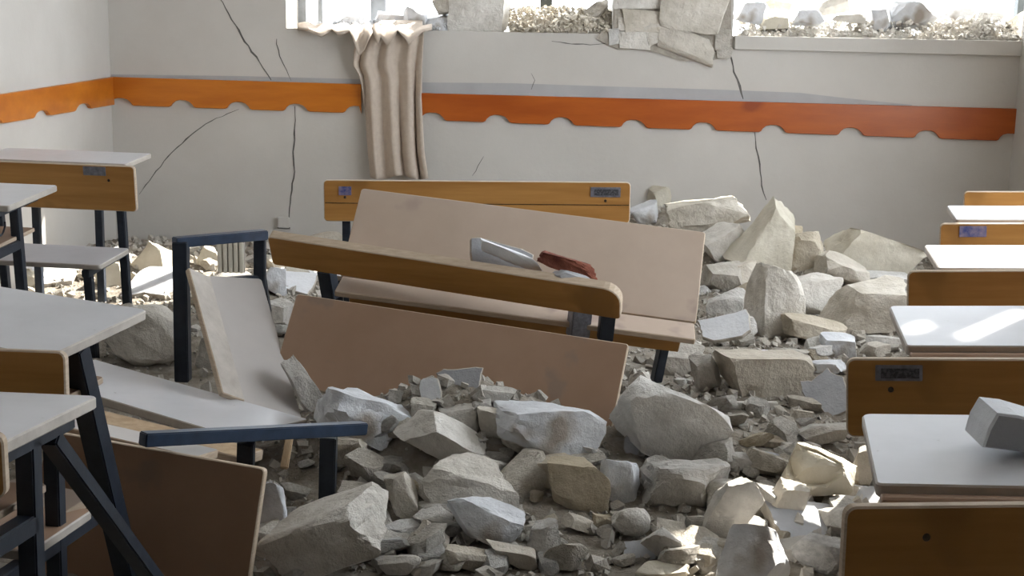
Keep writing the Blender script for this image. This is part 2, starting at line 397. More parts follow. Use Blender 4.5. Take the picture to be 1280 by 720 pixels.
def shard(cx, cy, wpx, hpx, tilt, tone, label, seed, lean=50, t=.02, Y=None, cat='shard', name='plaster_shard', jag=.2, yaw=0):
    """plate leaning back by `lean` degrees from vertical"""
    ca = max(.15, math.cos(math.radians(lean-12)))
    Yb = ground(cx, cy+hpx*.45).y if Y is None else Y
    w = wpx*Yb/FPX; h = hpx*Yb/FPX/ca
    o = link(name, shard_me(name, seed, w, h, t, jag=jag), [M[tone], M['plaster_core']])
    o.location = at(cx, cy, Yb+.5*h*math.sin(math.radians(lean)))
    o.rotation_mode = 'XYZ'
    o.matrix_world = Matrix.Translation(o.location) @ Matrix.Rotation(math.radians(yaw), 4, 'Z') @ Matrix.Rotation(-math.radians(tilt), 4, 'Y') @ Matrix.Rotation(-math.radians(lean), 4, 'X')
    PLACED.append((o.location.x, o.location.y, w/2))
    return tag(o, label, cat, 'flat shards in the rubble')

S = stone
# --- centre foreground
S(452, 520, 132, 84, -8, 'chalk', 'large lumpy chalk-white stone behind the end of the lying metal bar', 11, rough=.09)
S(380, 478, 34, 78, 24, 'grey', 'narrow grey-green stone leaning against the grey board', 12, dr=1.0, Y=4.36)
S(553, 549, 124, 58, -24, 'pale', 'flat pale slab-like stone sloping down to the right', 13, dr=.7, cuts=3)
S(588, 607, 132, 80, -6, 'pale', 'large mottled stone at the centre of the front pile', 14, rough=.08)
S(605, 652, 106, 66, -10, 'chalk', 'rounded stone with chalky right face below the mottled stone', 15)
S(683, 534, 148, 80, -13, 'chalk', 'big wedge stone just below the dark tabletop', 46, cuts=8, dr=1.0, lean=-12)
S(722, 604, 88, 66, -8, 'warm', 'rounded stone with a brownish shaded corner in the pile', 17)
S(690, 590, 84, 46, 4, 'warm', 'small warm stone behind the rounded stone', 18)
S(774, 600, 58, 66, -10, 'chalk', 'blue-white chalky stone right of the rounded stone', 19)
S(836, 524, 150, 108, -14, 'pale', 'huge squared pale stone right of the dark tabletop', 20, cuts=3, blocky=.9)
S(856, 607, 122, 76, 0, 'grey', 'wide rough stone below the huge squared stone', 21, rough=.1)
S(915, 642, 58, 112, -28, 'grey', 'tall grey stone leaning to the right near the bottom edge', 22)
S(1020, 592, 98, 88, -6, 'cream', 'hollow cream chunk with a sunlit rim beside the desk row', 23, cuts=4, blocky=.9, dent=(-.25, -.8, .42, .5))
S(938, 700, 98, 92, 6, 'chalk', 'sunlit white stone at the bottom edge of the pile', 24, cuts=5, dr=1.0, lean=-42)
S(412, 668, 172, 88, 22, 'pale', 'long broken masonry block at the lower left of the pile', 25, rough=.08, cuts=4)
S(506, 623, 36, 76, 27, 'warm', 'slim tan stone standing beside the long masonry block', 26)
S(680, 676, 48, 66, -8, 'grey', 'upright angular stone in front of the pile', 27, cuts=4)
S(583, 699, 62, 34, -14, 'pale', 'low pointed stone at the very front of the pile', 28)
S(640, 692, 78, 32, -18, 'warm', 'flat tan stone lying under the upright angular stone', 29)
S(434, 563, 82, 50, 0, 'pale', 'shadowed stone beneath the lying metal bar', 30, rough=.1)
S(508, 484, 38, 38, 10, 'warm', 'small tan cube-like stone against the dark tabletop', 31)
S(530, 514, 34, 34, 0, 'grey', 'small grey triangular stone behind the pale slab', 33)
S(614, 528, 34, 46, 6, 'pale', 'small pale upright stone left of the wedge stone', 34)
S(575, 522, 62, 38, 0, 'grey', 'grey stone in the hollow behind the pale slab', 35)
S(617, 494, 58, 24, -8, 'grey', 'low grey stone touching the dark tabletop', 36)
S(790, 651, 50, 44, -20, 'pale', 'egg-shaped grey stone below the blue-white stone', 37, blocky=0)
S(836, 680, 76, 42, -22, 'grey', 'angular flat-topped stone in the gravel at the front', 38)
S(722, 655, 42, 24, -16, 'warm', 'little wedge stone on the dusty patch', 40)
S(753, 653, 30, 24, 0, 'warm', 'little tan stone beside the egg-shaped stone', 41)
S(828, 716, 74, 28, 0, 'cream', 'sunlit cream stone cut by the bottom edge', 42)
S(500, 705, 60, 30, 10, 'warm', 'brown dusty stone right of the long masonry block', 43)
S(540, 672, 46, 30, -35, 'warm', 'tilted brown plate-like stone under the chalky-faced stone', 44)
S(880, 555, 40, 30, 0, 'grey', 'small grey stone tucked right of the huge squared stone', 45)
# --- right middle
S(953, 470, 124, 66, 0, 'warm', 'broad flat-topped brown stone with white dust on top', 50, cuts=3, blocky=.9)
S(966, 378, 76, 112, 6, 'pale', 'tall pointed pale stone standing at the heap centre', 51, cuts=5, taper=.35)
S(957, 300, 92, 112, -10, 'cream', 'tallest cream stone leaning at the back wall heap', 59, cuts=6, taper=.45)
S(885, 269, 108, 44, 8, 'pale', 'flat slab stone with a sunlit top by the back wall', 53, rough=.09, Y=7.45)
S(906, 304, 60, 52, 20, 'warm', 'stone wedged under the sunlit slab stone', 54)
S(1008, 318, 56, 64, 0, 'warm', 'rough brown stone right of the tallest cream stone', 55, rough=.1)
S(1092, 317, 122, 60, -10, 'cream', 'long cream stone lying against the back wall', 56)
S(1056, 340, 76, 40, -14, 'warm', 'flat tan stone in front of the long cream stone', 57)
S(1018, 370, 66, 58, -6, 'warm', 'squarish tan stone right of the tall pointed stone', 58)
S(1080, 384, 124, 68, 14, 'pale', 'large pale stone beside the third right desk', 59)
S(1016, 413, 88, 34, -10, 'warm', 'flat rounded tan stone at the middle of the right heap', 60)
S(1047, 433, 52, 32, 0, 'chalk', 'small white block by the second right desk', 61, blocky=1, cuts=2)
S(1002, 522, 36, 25, 0, 'pale', 'small squared block below the blue plaster plate', 62, cuts=2)
S(1030, 543, 66, 36, 12, 'grey', 'grey slab stone behind the hollow cream chunk', 63)
S(852, 450, 60, 50, 0, 'grey', 'grey stone right of the tipped desk leg', 64)
S(882, 466, 38, 54, 10, 'grey', 'mottled upright stone left of the broad brown stone', 65)
S(908, 345, 62, 42, -8, 'grey', 'grey stone beside the corner of the tipped tabletop', 66)
S(908, 380, 58, 40, 10, 'grey', 'darker grey stone left of the tall pointed stone', 67)
S(824, 248, 30, 32, 0, 'cream', 'small round cream stone by the wall behind the honey backrest', 68, blocky=0)
S(808, 268, 36, 30, 20, 'chalk', 'small sunlit white stone just right of the honey backrest', 69)
S(1033, 459, 56, 22, 0, 'chalk', 'low white stone left of the second right desk', 70)
S(985, 626, 44, 56, -20, 'warm', 'dark brown stone left of the hollow cream chunk', 71)
S(1000, 690, 92, 36, 0, 'grey', 'shadowed grey stone beside the nearest right backrest', 72)
S(1043, 702, 42, 36, 0, 'warm', 'round brown stone touching the nearest right backrest', 73)
S(1078, 585, 36, 66, -10, 'grey', 'grey stone hidden behind the nearest right tabletop', 74)
S(925, 577, 68, 26, -6, 'grey', 'low grey stone on the gravel right of the huge stone', 75)
S(1110, 430, 60, 22, 0, 'grey', 'low dusty stone under the second right desk', 76)
S(968, 553, 40, 18, 0, 'warm', 'thin flat stone on the gravel patch', 77)
S(800, 478, 36, 34, 0, 'pale', 'small stone right of the dark tabletop edge', 78)
S(1110, 352, 70, 30, 0, 'grey', 'low grey stone between the long cream stone and the large pale stone', 93)
S(985, 300, 40, 44, 0, 'warm', 'tan stone filling the gap behind the rough brown stone', 94)
S(930, 345, 44, 40, 0, 'pale', 'pale stone at the left foot of the tallest cream stone', 95)
S(986, 445, 60, 24, 0, 'grey', 'low grey stone under the flat rounded tan stone', 96)
# --- left back
S(186, 418, 96, 84, -12, 'warm', 'big dusty brown stone behind the blue frame post', 80, rough=.1, blocky=0)
S(188, 322, 64, 44, 0, 'cream', 'sunlit cream stone near the wall left of the blue frame', 81, taper=.55)
S(30, 348, 60, 26, 0, 'cream', 'sunlit stone under the left seat, leftmost', 83, taper=.55)
S(137, 344, 40, 34, 0, 'cream', 'sunlit stone between the left seat legs and back legs', 85, taper=.55)
S(346, 350, 42, 40, -20, 'chalk', 'sunlit stone right of the blue frame', 86, taper=.55)
S(372, 340, 40, 30, 0, 'cream', 'sunlit stone under the long fallen plank', 87, taper=.55)
S(262, 322, 36, 30, 0, 'cream', 'cream stone seen through the blue frame', 88, taper=.55)
S(350, 393, 36, 40, 0, 'grey', 'grey stone between the grey board and dark tabletop', 89)
S(262, 440, 40, 50, 0, 'grey', 'grey stone behind the blue frame foot', 90)
S(399, 300, 64, 18, 10, 'pale', 'flat stone at the wall left of the honey backrest', 91)
S(340, 640, 46, 90, 10, 'chalk', 'white stone peeking from behind the standing brown tabletop', 92)
# --- shards
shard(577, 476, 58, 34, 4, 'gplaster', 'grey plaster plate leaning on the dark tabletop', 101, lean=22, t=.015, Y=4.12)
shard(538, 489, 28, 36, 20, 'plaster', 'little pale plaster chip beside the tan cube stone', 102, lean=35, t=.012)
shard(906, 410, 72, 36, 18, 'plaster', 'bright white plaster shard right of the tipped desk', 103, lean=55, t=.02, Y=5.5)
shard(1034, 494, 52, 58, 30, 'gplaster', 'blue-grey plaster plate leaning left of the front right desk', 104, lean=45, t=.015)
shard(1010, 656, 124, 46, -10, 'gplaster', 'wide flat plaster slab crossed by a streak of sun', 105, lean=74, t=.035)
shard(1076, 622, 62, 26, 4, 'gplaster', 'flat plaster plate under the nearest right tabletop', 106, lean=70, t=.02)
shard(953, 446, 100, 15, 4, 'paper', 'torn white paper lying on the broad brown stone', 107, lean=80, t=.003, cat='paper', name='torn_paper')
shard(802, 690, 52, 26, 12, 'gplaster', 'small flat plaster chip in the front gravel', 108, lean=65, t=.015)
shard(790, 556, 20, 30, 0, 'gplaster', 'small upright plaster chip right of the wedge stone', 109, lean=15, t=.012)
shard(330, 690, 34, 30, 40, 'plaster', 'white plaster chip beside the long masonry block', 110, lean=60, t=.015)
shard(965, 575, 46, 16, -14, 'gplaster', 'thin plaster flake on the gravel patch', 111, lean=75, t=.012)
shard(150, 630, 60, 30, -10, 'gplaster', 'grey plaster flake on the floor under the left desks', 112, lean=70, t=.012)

shard(196, 356, 78, 40, 6, 'plaster', 'pale slab added to whiten the sun patch left of the blue frame', 113, lean=78, t=.05)  # this and the next two slabs are added to make the sunlit floor whiter
shard(368, 352, 66, 34, -8, 'plaster', 'pale slab added to whiten the sun patch behind the dark tabletop corner', 114, lean=78, t=.04)
shard(62, 348, 76, 24, 0, 'plaster', 'pale slab added to whiten the sun patch on the floor below the left seat', 115, lean=80, t=.04)
# fillers: small stones nobody could tell apart
fill_me = {}
for tone in ('pale', 'grey', 'warm'):
    for k in range(5):
        me = rock_me('stone_fragment', 300+k+10*len(fill_me), (1, .85, .7), 2, .6, .07, True, 6); me.materials.append(M[tone]); fill_me[(tone, k)] = me
rng = random.Random(77); cnt = 0; tries = 0
zones = [((470, 470, 1070, 720), .58), ((780, 330, 1130, 480), .24), ((130, 300, 420, 420), .10), ((330, 560, 560, 720), .08)]
while cnt < 290 and tries < 6000:
    tries += 1; q = rng.random(); acc = 0
    for z, p in zones:
        acc += p
        if q <= acc: break
    px, py = rng.uniform(z[0], z[2]), rng.uniform(z[1], z[3]); g = ground(px, py)
    if g.y > YW-.08: continue
    if 690 < px < 800 and py > 625 and rng.random() < .7: continue
    s = rng.choice((.035, .04, .05, .06, .075, .09, .11, .14))*rng.uniform(.8, 1.2)
    if any((g.x-a)**2+(g.y-b)**2 < (c*.45)**2 for a, b, c in PLACED): continue
    o = bpy.data.objects.new('stone_fragment', fill_me[(rng.choice(('pale', 'pale', 'grey', 'warm')), rng.randrange(5))]); COL.objects.link(o)
    o.location = g+Vector((0, 0, s*.22)); o.scale = (s*rng.uniform(.8, 1.5), s, s*rng.uniform(.5, .9)); o.rotation_euler = (rng.uniform(-.4, .4), rng.uniform(-.4, .4), rng.uniform(0, 6.3))
    tag(o, 'small broken stone fragment lying in the gaps of the floor rubble', 'stone', 'small stone fragments on the floor'); cnt += 1

# gravel
def gravel_me(name, pts, smin, smax, seed):
    R = np.random.RandomState(seed); base = np.array([(-1, -1, -1), (1, -1, -1), (1, 1, -1), (-1, 1, -1), (-1, -1, 1), (1, -1, 1), (1, 1, 1), (-1, 1, 1)], float)
    fq = np.array([(0, 3, 2, 1), (4, 5, 6, 7), (0, 1, 5, 4), (1, 2, 6, 5), (2, 3, 7, 6), (3, 0, 4, 7)])
    n = len(pts); V = np.zeros((n, 8, 3)); 
    for i in range(n):
        v = base*R.uniform(.35, 1, (8, 3)); q, _ = np.linalg.qr(R.normal(size=(3, 3)))
        s = smin*(smax/smin)**(R.rand()**2.2); V[i] = (v*[1, .8, .6])@q.T*s/2+np.array(pts[i])+[0, 0, s*.18]
    F_ = (fq[None]+8*np.arange(n)[:, None, None]).reshape(-1, 4)
    return mesh_from(name, V.reshape(-1, 3).tolist(), F_.tolist())
rng = random.Random(9); pts = []
while len(pts) < 20000:
    X = rng.uniform(XL+.05, XR-.05); Y = 3.0+(YW-.05-3.0)*rng.random()
    dens = .35+.65*(mnoise.noise(Vector((X*1.3, Y*1.3, 9)))*.5+.5)
    if X < -.9 and Y < 6: dens *= .5
    if rng.random() < dens: pts.append((X, Y, hfun(X, Y)))
tag(link('gravel', gravel_me('gravel', pts, .009, .065, 3), M['grey']), 'loose gravel and mortar crumbs between the fallen stones', 'gravel', kind='stuff')

# ------------------------------------------------------------------ sill debris and broken pier
YS = YW+.12
def sstone(cx, cy, w_, h_, tilt, tone, label, seed, Y=YS, dr=.8, **k):
    return stone(cx, cy, w_, h_, tilt, tone, label, seed, dr=dr, Y=Y, group='stones on the window sill', **k)
sstone(599, 14, 76, 62, 0, 'pale', 'upright squared block on the sill right of the curtain', 201, blocky=1, cuts=1, rough=.03, dr=.5)
sstone(545, 30, 38, 22, 10, 'chalk', 'sunlit stone on the sill left of the upright block', 202)
sstone(520, 22, 34, 26, 0, 'chalk', 'sunlit stone on the sill above the curtain', 203)
sstone(486, 24, 40, 20, 0, 'chalk', 'low sunlit stone on the sill left of the wide post', 204, Y=YS+.1)
sstone(440, 28, 44, 16, 0, 'chalk', 'low white stone on the sill between the window posts', 205, Y=YS+.1)
sstone(555, 8, 30, 22, 0, 'grey', 'grey stone leaning on the left side of the upright block', 206)
sstone(742, 30, 40, 26, 0, 'warm', 'tan stone on the sill at the left of the broken pier', 207)
sstone(746, 12, 34, 18, 20, 'grey', 'small grey stone topping the sill gravel by the pier', 208)
sstone(936, 17, 40, 28, 0, 'chalk', 'sunlit stone on the right sill nearest the pier', 209)
sstone(970, 28, 38, 20, 0, 'cream', 'squared cream stone on the right sill', 210, blocky=1, cuts=2)
sstone(1008, 22, 42, 24, 10, 'chalk', 'white stone on the right sill next to the squared cream stone', 211)
sstone(975, 8, 40, 22, 0, 'pale', 'stone stacked behind the squared cream stone', 212, Y=YS+.2)
sstone(1060, 23, 42, 13, 0, 'pale', 'flat pale stone on the right sill', 213)
sstone(1045, 8, 60, 20, 8, 'grey', 'grey stone stacked behind the flat pale stone', 214, Y=YS+.2)
sstone(1102, 24, 30, 34, 0, 'chalk', 'bright upright stone at the middle of the right sill', 215)
sstone(1138, 20, 64, 36, 0, 'chalk', 'big sunlit stone at the middle of the right sill', 216, Y=YS+.08)
sstone(1185, 22, 60, 26, 8, 'chalk', 'sunlit stone behind the grey gravel on the right sill', 217, Y=YS+.2)
sstone(1246, 40, 40, 11, 0, 'grey', 'thin grey slab on the right sill gravel', 218)
sstone(1272, 28, 34, 22, 25, 'pale', 'pale stone at the far right end of the sill', 219)
sstone(1238, 22, 30, 16, 0, 'grey', 'small grey stone above the right sill gravel', 220, Y=YS+.1)
# gravel heaps on sill
rng = random.Random(31); pts = []
def mound(px0, px1, ptop, Y0=YW+.03, Y1=YW+.36, n=60, mrow=8):
    V = []; F = []
    for i in range(n+1):
        s = i/n; px = px0+(px1-px0)*s
        for j in range(mrow+1):
            v = j/mrow; Y = Y0+(Y1-Y0)*v; a = at(px, 30, Y); zt = at(px, ptop(s), YW+.15).z-.012
            e = min(1, 5*s, 5*(1-s))**.5
            V.append((a.x, a.y, SILL-.01+max(.005, (zt-SILL))*e*math.sin(math.pi*min(1, v*1.3+.05)*.5)*(1 if v < .8 else (1-v)*5)+.006*mnoise.noise(Vector((a.x*40, a.y*40, 1)))))
    for i in range(n):
        for j in range(mrow): q = i*(mrow+1)+j; F.append([q, q+mrow+1, q+mrow+2, q+1])
    return V, F
def gravel_heap(name, pts, smin, smax, seed, mt, mounds, label):
    me = gravel_me(name, pts, smin, smax, seed); bm = bmesh.new(); bm.from_mesh(me)
    for V, F in mounds:
        vv = [bm.verts.new(v) for v in V]
        for f_ in F: bm.faces.new([vv[i] for i in f_])
    bm.to_mesh(me); bm.free(); tag(link(name, me, mt), label, 'gravel', kind='stuff')
def sill_heap(px0, px1, ptop, n, Y0=YW-.01, Y1=YW+.34):
    for _ in range(n):
        s = rng.random(); px = px0+(px1-px0)*s; top = ptop(s); Y = rng.uniform(Y0, Y1)
        a = at(px, 30, Y); zt = at(px, top, YW+.15).z
        pts.append((a.x, a.y, SILL+(zt-SILL)*rng.random()**.8*min(1, .15+(Y-Y0)/.16)))
f1 = lambda s: 8+10*abs(s-.35)
sill_heap(636, 765, f1, 1500); gravel_heap('sill_gravel', pts, .012, .045, 8, M['pale'], [mound(636, 768, f1)], 'heap of grey mortar crumbs on the sill left of the pier')
pts = []; f2 = lambda s: 22+18*abs(s-.55); f3 = lambda s: 28
sill_heap(1145, 1280, f2, 1100); sill_heap(925, 1140, f3, 700)
gravel_heap('sill_gravel', pts, .012, .05, 9, M['pale'], [mound(1140, 1285, f2), mound(918, 1150, f3)], 'heap of grey mortar crumbs on the right sill')
pts = []; f4 = lambda s: 31-9*s; sill_heap(395, 560, f4, 500, YW+.05)
gravel_heap('sill_gravel', pts, .012, .045, 10, M['chalk'], [mound(380, 565, f4, YW+.06)], 'sunlit mortar crumbs on the sill above the curtain')
# crumbly lump hanging on the sill lip
# exposed pier masonry: stones are parts of the wall
wall_ribbon('mortar_patch', [(745, 48), (772, 62), (800, 62), (822, 66), (850, 76), (880, 78), (914, 70), (914, -30), (768, -30), (768, 36), (752, 40)], M['plaster_core'], .012, wall_back)
def pier(cx, cy, w_, h_, tilt, tone, seed, dr=.5, cuts=2):
    o = stone(cx, cy, w_, h_, tilt, tone, 'x', seed, dr=dr, Y=YW-.015, blocky=1, cuts=cuts, rough=.035)
    for k in ('label', 'category', 'group'): del o[k]
    o.name = 'wall_stone'; o.parent = wall_back
pier(808, 0, 84, 24, 2, 'pale', 231); pier(807, 27, 62, 30, 0, 'pale', 232); pier(868, 16, 88, 52, -8, 'pale', 233)
pier(824, 38, 42, 28, 25, 'warm', 234); pier(792, 50, 42, 24, 0, 'pale', 235); pier(858, 56, 78, 36, -18, 'warm', 236)
pier(767, 46, 14, 22, 0, 'grey', 237); pier(903, 50, 22, 30, 0, 'grey', 238); pier(780, 30, 18, 16, 0, 'warm', 239); pier(868, -22, 84, 26, 0, 'pale', 240); pier(905, 66, 20, 14, 0, 'grey', 241)

# ------------------------------------------------------------------ curtain
def curtain():
    root = empty('curtain', at(490, 40, YW-.03)); inv = Matrix.Translation(-root.location)
    nu, nv = 70, 44; V = []; F = []
    LE = [(26, 478), (40, 452), (60, 443), (82, 441), (95, 449), (110, 452), (150, 457), (190, 460), (222, 463)]
    RE = [(26, 528), (45, 530), (80, 528), (120, 527), (150, 528), (190, 530), (222, 535)]
    ip = lambda T, y: np.interp(y, [a for a, _ in T], [b for _, b in T])
    for j in range(nv+1):
        v = j/nv; y = 26+196*v
        l, r_ = ip(LE, y), ip(RE, y)
        for i in range(nu+1):
            u = i/nu; uu = u+.03*math.sin(v*2.2+u*5)
            cc = uu-.22*(1-v)*(1-uu); fold = 1-abs(math.sin(cc*10.5+.5*math.sin(v*2.5)))**1.5; fold2 = .5+.5*math.sin(cc*37-v*2.5)
            dep = .022+.07*(1-fold)*(.45+.55*v)+.012*fold2
            if v < .1: dep = dep*(v/.1)**.6-.10*(1-v/.1)
            px = l+(r_-l)*(u+.012*math.sin(uu*25)*v)
            V.append(at(px, y+(2.5*math.sin(u*9) if j == nv else 0), YW-.012-dep))
    for j in range(nv):
        for i in range(nu): a = j*(nu+1)+i; F.append([a, a+1, a+nu+2, a+nu+1])
    me = mesh_from('cloth', V, F, smooth=True); me.transform(inv)
    o = link('cloth', me, M['cloth'], root); sm = o.modifiers.new('thick', 'SOLIDIFY'); sm.thickness = .004
    # torn ends of the cloth lying over the sill edge
    def flap(prof):
        V = []; F = []; n = len(prof)
        for i, (x, y) in enumerate(prof):
            for k in range(6):
                s = k/5
                if s < .35: p = at(x, 36, YW+.16*(1-s/.35)-.03); p.z = SILL+.03+.012*math.sin(i*2.1)
                else:
                    q = (s-.35)/.65; p = at(x, 37, YW-.03); e = at(x, y, YW-.03-.10*min(1, (y-34)/16))
                    p = p+(e-p)*q; p.z += .010*math.sin(i*2.1)*(1-q)+.012*math.sin(q*3.14)
                V.append(p)
        for i in range(n-1):
            for k in range(5): a = i*6+k; F.append([a, a+1, a+7, a+6])
        me = mesh_from('cloth_end', V, F, smooth=True); me.transform(inv)
        o = link('cloth_end', me, M['cloth'], root); sm = o.modifiers.new('thick', 'SOLIDIFY'); sm.thickness = .005
    flap([(372, 36), (385, 39), (395, 43), (401, 46), (408, 42), (415, 37), (422, 44), (430, 42), (437, 39), (442, 50), (447, 66), (450, 69), (455, 62), (460, 50), (466, 40)])
    flap([(466, 40), (472, 56), (476, 46), (484, 58), (490, 50), (497, 38), (506, 48), (511, 56), (518, 48), (528, 40), (540, 37)])
    return tag(root, 'torn beige curtain hanging down over the sill and rail', 'curtain')
curtain()

# ------------------------------------------------------------------ desks
def cut_board(name, w, h, t, r, mats, parent, M4, corners=(1, 1, 1, 1), bev=.002):
    me = extrude_outline(name, rrect(w, h, r, 5, corners), t, bev); me.transform(M4); me.update()
    return link(name, me, mats, parent)
X_, Y_, Z_ = Vector((1, 0, 0)), Vector((0, 1, 0)), Vector((0, 0, 1))
DESKS = 'school desks with attached benches'
def desk(pose, label, W=1.22, back=True, bo=0, bh=.16, bw=None, table=True, plate=None, bolts=(), nose=True, diag=True, metal='metal', BY=.75, BT=.765, dtop=.25, dend=.70, inset=.085, vleg=True, seatm='seat', dw=.036, sleg=False):
    root = empty('school_desk', pose[:3]); root.rotation_mode = 'YXZ'; root.rotation_euler = (pose[4], pose[5], pose[3])
    hw = W/2; D = .38; TB = .755
    if table:
        cut_board('tabletop', W, D, .022, .018, [M['white'], M['lamedge']], root, Matrix.Translation((-hw, 0, TB-.022)), (1, 1, .6, .6), .003)
        if nose:
            me = extrude_outline('front_edge', rrect(.034, .034, .014, 4), W-.012, .002)
            me.transform(frame(Y_, Z_, X_, Vector((-hw+.006, -.030, TB-.046)))); link('front_edge', me, [M['brownlam'], M['brownlam']], root)
        cut_board('shelf', W-.16, .30, .014, .01, [M['brownlam'], M['plyedge']], root, Matrix.Translation((-hw+.08, .03, .585)))
    if back: cut_board('seat', W-.04, .28, .020, .02, [M[seatm], M['lamedge']], root, Matrix.Translation((-hw+.02+bo, .42, .42)), bev=.003)
    if back: b = cut_board('backrest', W if bw is None else bw, bh, .02, .016, [M['honey'], M['plyedge']], root, frame(X_, Z_, -Y_, Vector((-hw+bo, BY+.01, BT-bh))), bev=.003)
    if plate:
        for (u, v, pw, ph, kind) in plate:
            me = box_me('label_plate', (-hw+bo+u, BY-.0125, BT-v-ph), (-hw+bo+u+pw, BY-.009, BT-v), .001)
            p = link('label_plate', me, M['plate' if kind != 'blue' else 'sticker'], b)
            if kind == 'print':
                link('worn_print', box_me('worn_print', (-hw+bo+u+pw*.12, BY-.0133, BT-v-ph*.82), (-hw+bo+u+pw*.93, BY-.0120, BT-v-ph*.2)), M['plate_text'], b)
    for (u, v) in bolts:
        bm = bmesh.new(); bmesh.ops.create_uvsphere(bm, u_segments=10, v_segments=6, radius=.006)
        for q in bm.verts: q.co = Vector((-hw+bo+u+q.co.x, BY-.010+q.co.y*.5, BT-v+q.co.z))
        me = bpy.data.meshes.new('bolt'); bm.to_mesh(me); bm.free(); link('bolt', me, M['bolt'], b)
    mt = M[metal]
    for s in (-1, 1):
        x = s*(hw-inset); k = lambda nm, a, c, w_=.034, h_=.034: link(nm, bar_me(nm, a, c, w_, h_), mt, root)
        if table:
            (vleg or s < 0) and k('table_leg', (x, .20, 0), (x, .20, .715)); k('support_bar', (x, .03, .716), (x, .35, .716))
            k('shelf_bracket', (x, .02, .568), (x, .20, .568))
        xb = x+bo
        if diag and table: k('slanted_leg', (x-.001, dtop, .70), (x-.001, dend, .0), dw, dw*.85)
        if back: k('seat_rail', (xb, .22 if table and not sleg else .42, .402), (xb, .79, .402), .03, .03)
        if back: k('back_post', (xb, BY+.035, 0), (xb, BY+.035, BT-.025), .032, .032)
        if not table or sleg: k('seat_leg', (xb, .45, 0), (xb, .45, .39), .032, .032)
    return tag(root, label, 'desk', DESKS)
# tidy row on the right, near to far
desk((1.0947, 1.15, 0, .077, 0, -.0104), 'nearest right desk, only its dark honey backrest in the lower right corner', bolts=[(.115, .045)])
desk((1.1401, 1.8739, .0307, -.159, .0021, -.0595), 'second right desk, with a grey plaster chunk on its white top', bo=-.0086, plate=[(.055, .012, .09, .032, 'print')], bolts=[(.085, .062)])
desk((1.3919, 2.7439, .0415, -.1392, .0201, -.0525), 'third right desk, its white top crossed by a bright sun streak', bo=.08, bolts=[(.13, .10)])
desk((1.7239, 3.7382, .0268, -.1517, .0121, -.0441), 'fourth right desk, its white top mostly in sunlight', bo=.0875, plate=[(.06, .008, .085, .036, 'blue')])
desk((2.0492, 4.7158, .0233, -.1872, .0013, -.0411), 'fifth right desk, farthest in the row, below the wall corner', bo=.096)
# left
desk((-1.4484, 2.0948, -.0202, -.1038, -.0574, -.0115), 'nearest left desk with grey-white top and slanted dark leg', bo=-.14, BY=.55, BT=.802, dtop=.28, dend=1.05, inset=.05, seatm='brownlam')
desk((-1.40, 1.22, .03, 0, 0, 0), 'left desk cut by the frame, only the end of its honey backrest showing', bh=.10)
desk((-1.6027, 2.8574, .0299, -.2503, .0503, .0707), 'second left desk, tilted, with a scuffed white top', bo=-.9, bh=.12, bw=.5, nose=False, dtop=.22, dend=.46, vleg=False, seatm='brownlam', dw=.05)
desk((-2.2165, 4.9096, -.0182, -.1211, .0791, .0042), 'left desk near the wall with grey seat and honey backrest', W=.70, bo=.145, bh=.185, plate=[(.485, .006, .095, .036, 'grey')], bolts=[(.59, .06)], nose=False, diag=False, sleg=True)
desk((-2.2414, 6.244, -.0132, -.0337, .0314, .0153), 'farthest left desk by the wall corner with bluish white top', W=.70, back=False, nose=False, diag=False, inset=.2)
# middle: bench whose table has broken off
desk((-.2284, 4.7911, .0049, .05, .0005, -.007), 'middle bench with a long honey backrest and no tabletop', bh=.165, table=False, plate=[(1.06, .02, .12, .04, 'print'), (.06, .025, .05, .035, 'blue')], bolts=[(.085, .068), (1.12, .075)])

mid = [o for o in COL.objects if o.get('label', '').startswith('middle bench')][0]
mb = [c for c in mid.children if c.name.startswith('backrest')][0]
link('joint_line', box_me('joint_line', (-.605, .7385, .672), (.605, .741, .675)), M['bolt'], mb)
lf = [o for o in COL.objects if o.get('label', '').startswith('left desk near the wall')][0]
hp = [Vector((.12, .02+.03*math.cos(a), .66+.03*math.sin(a))) for a in [math.pi*(1+i/8) for i in range(9)]]
hp = [Vector((.30, .02, .72))+Vector((0, (i/8-.5)*.07, -.05-.028*math.sin(math.pi*i/8))) for i in range(9)]
hp = [hp[0]+Vector((0, 0, .05))]+hp+[hp[-1]+Vector((0, 0, .012))]
V = []; F = []
for i, p in enumerate(hp):
    for k in range(6): V.append(p+Vector((math.cos(k*math.pi/3)*.004, math.sin(k*math.pi/3)*.004 if 0 < i < 10 else 0, math.sin(k*math.pi/3)*.004)))
for i in range(len(hp)-1):
    for k in range(6): F.append([i*6+k, i*6+(k+1) % 6, i*6+6+(k+1) % 6, i*6+6+k])
link('bag_hook', mesh_from('bag_hook', V, F, smooth=True), M['metal'], lf)

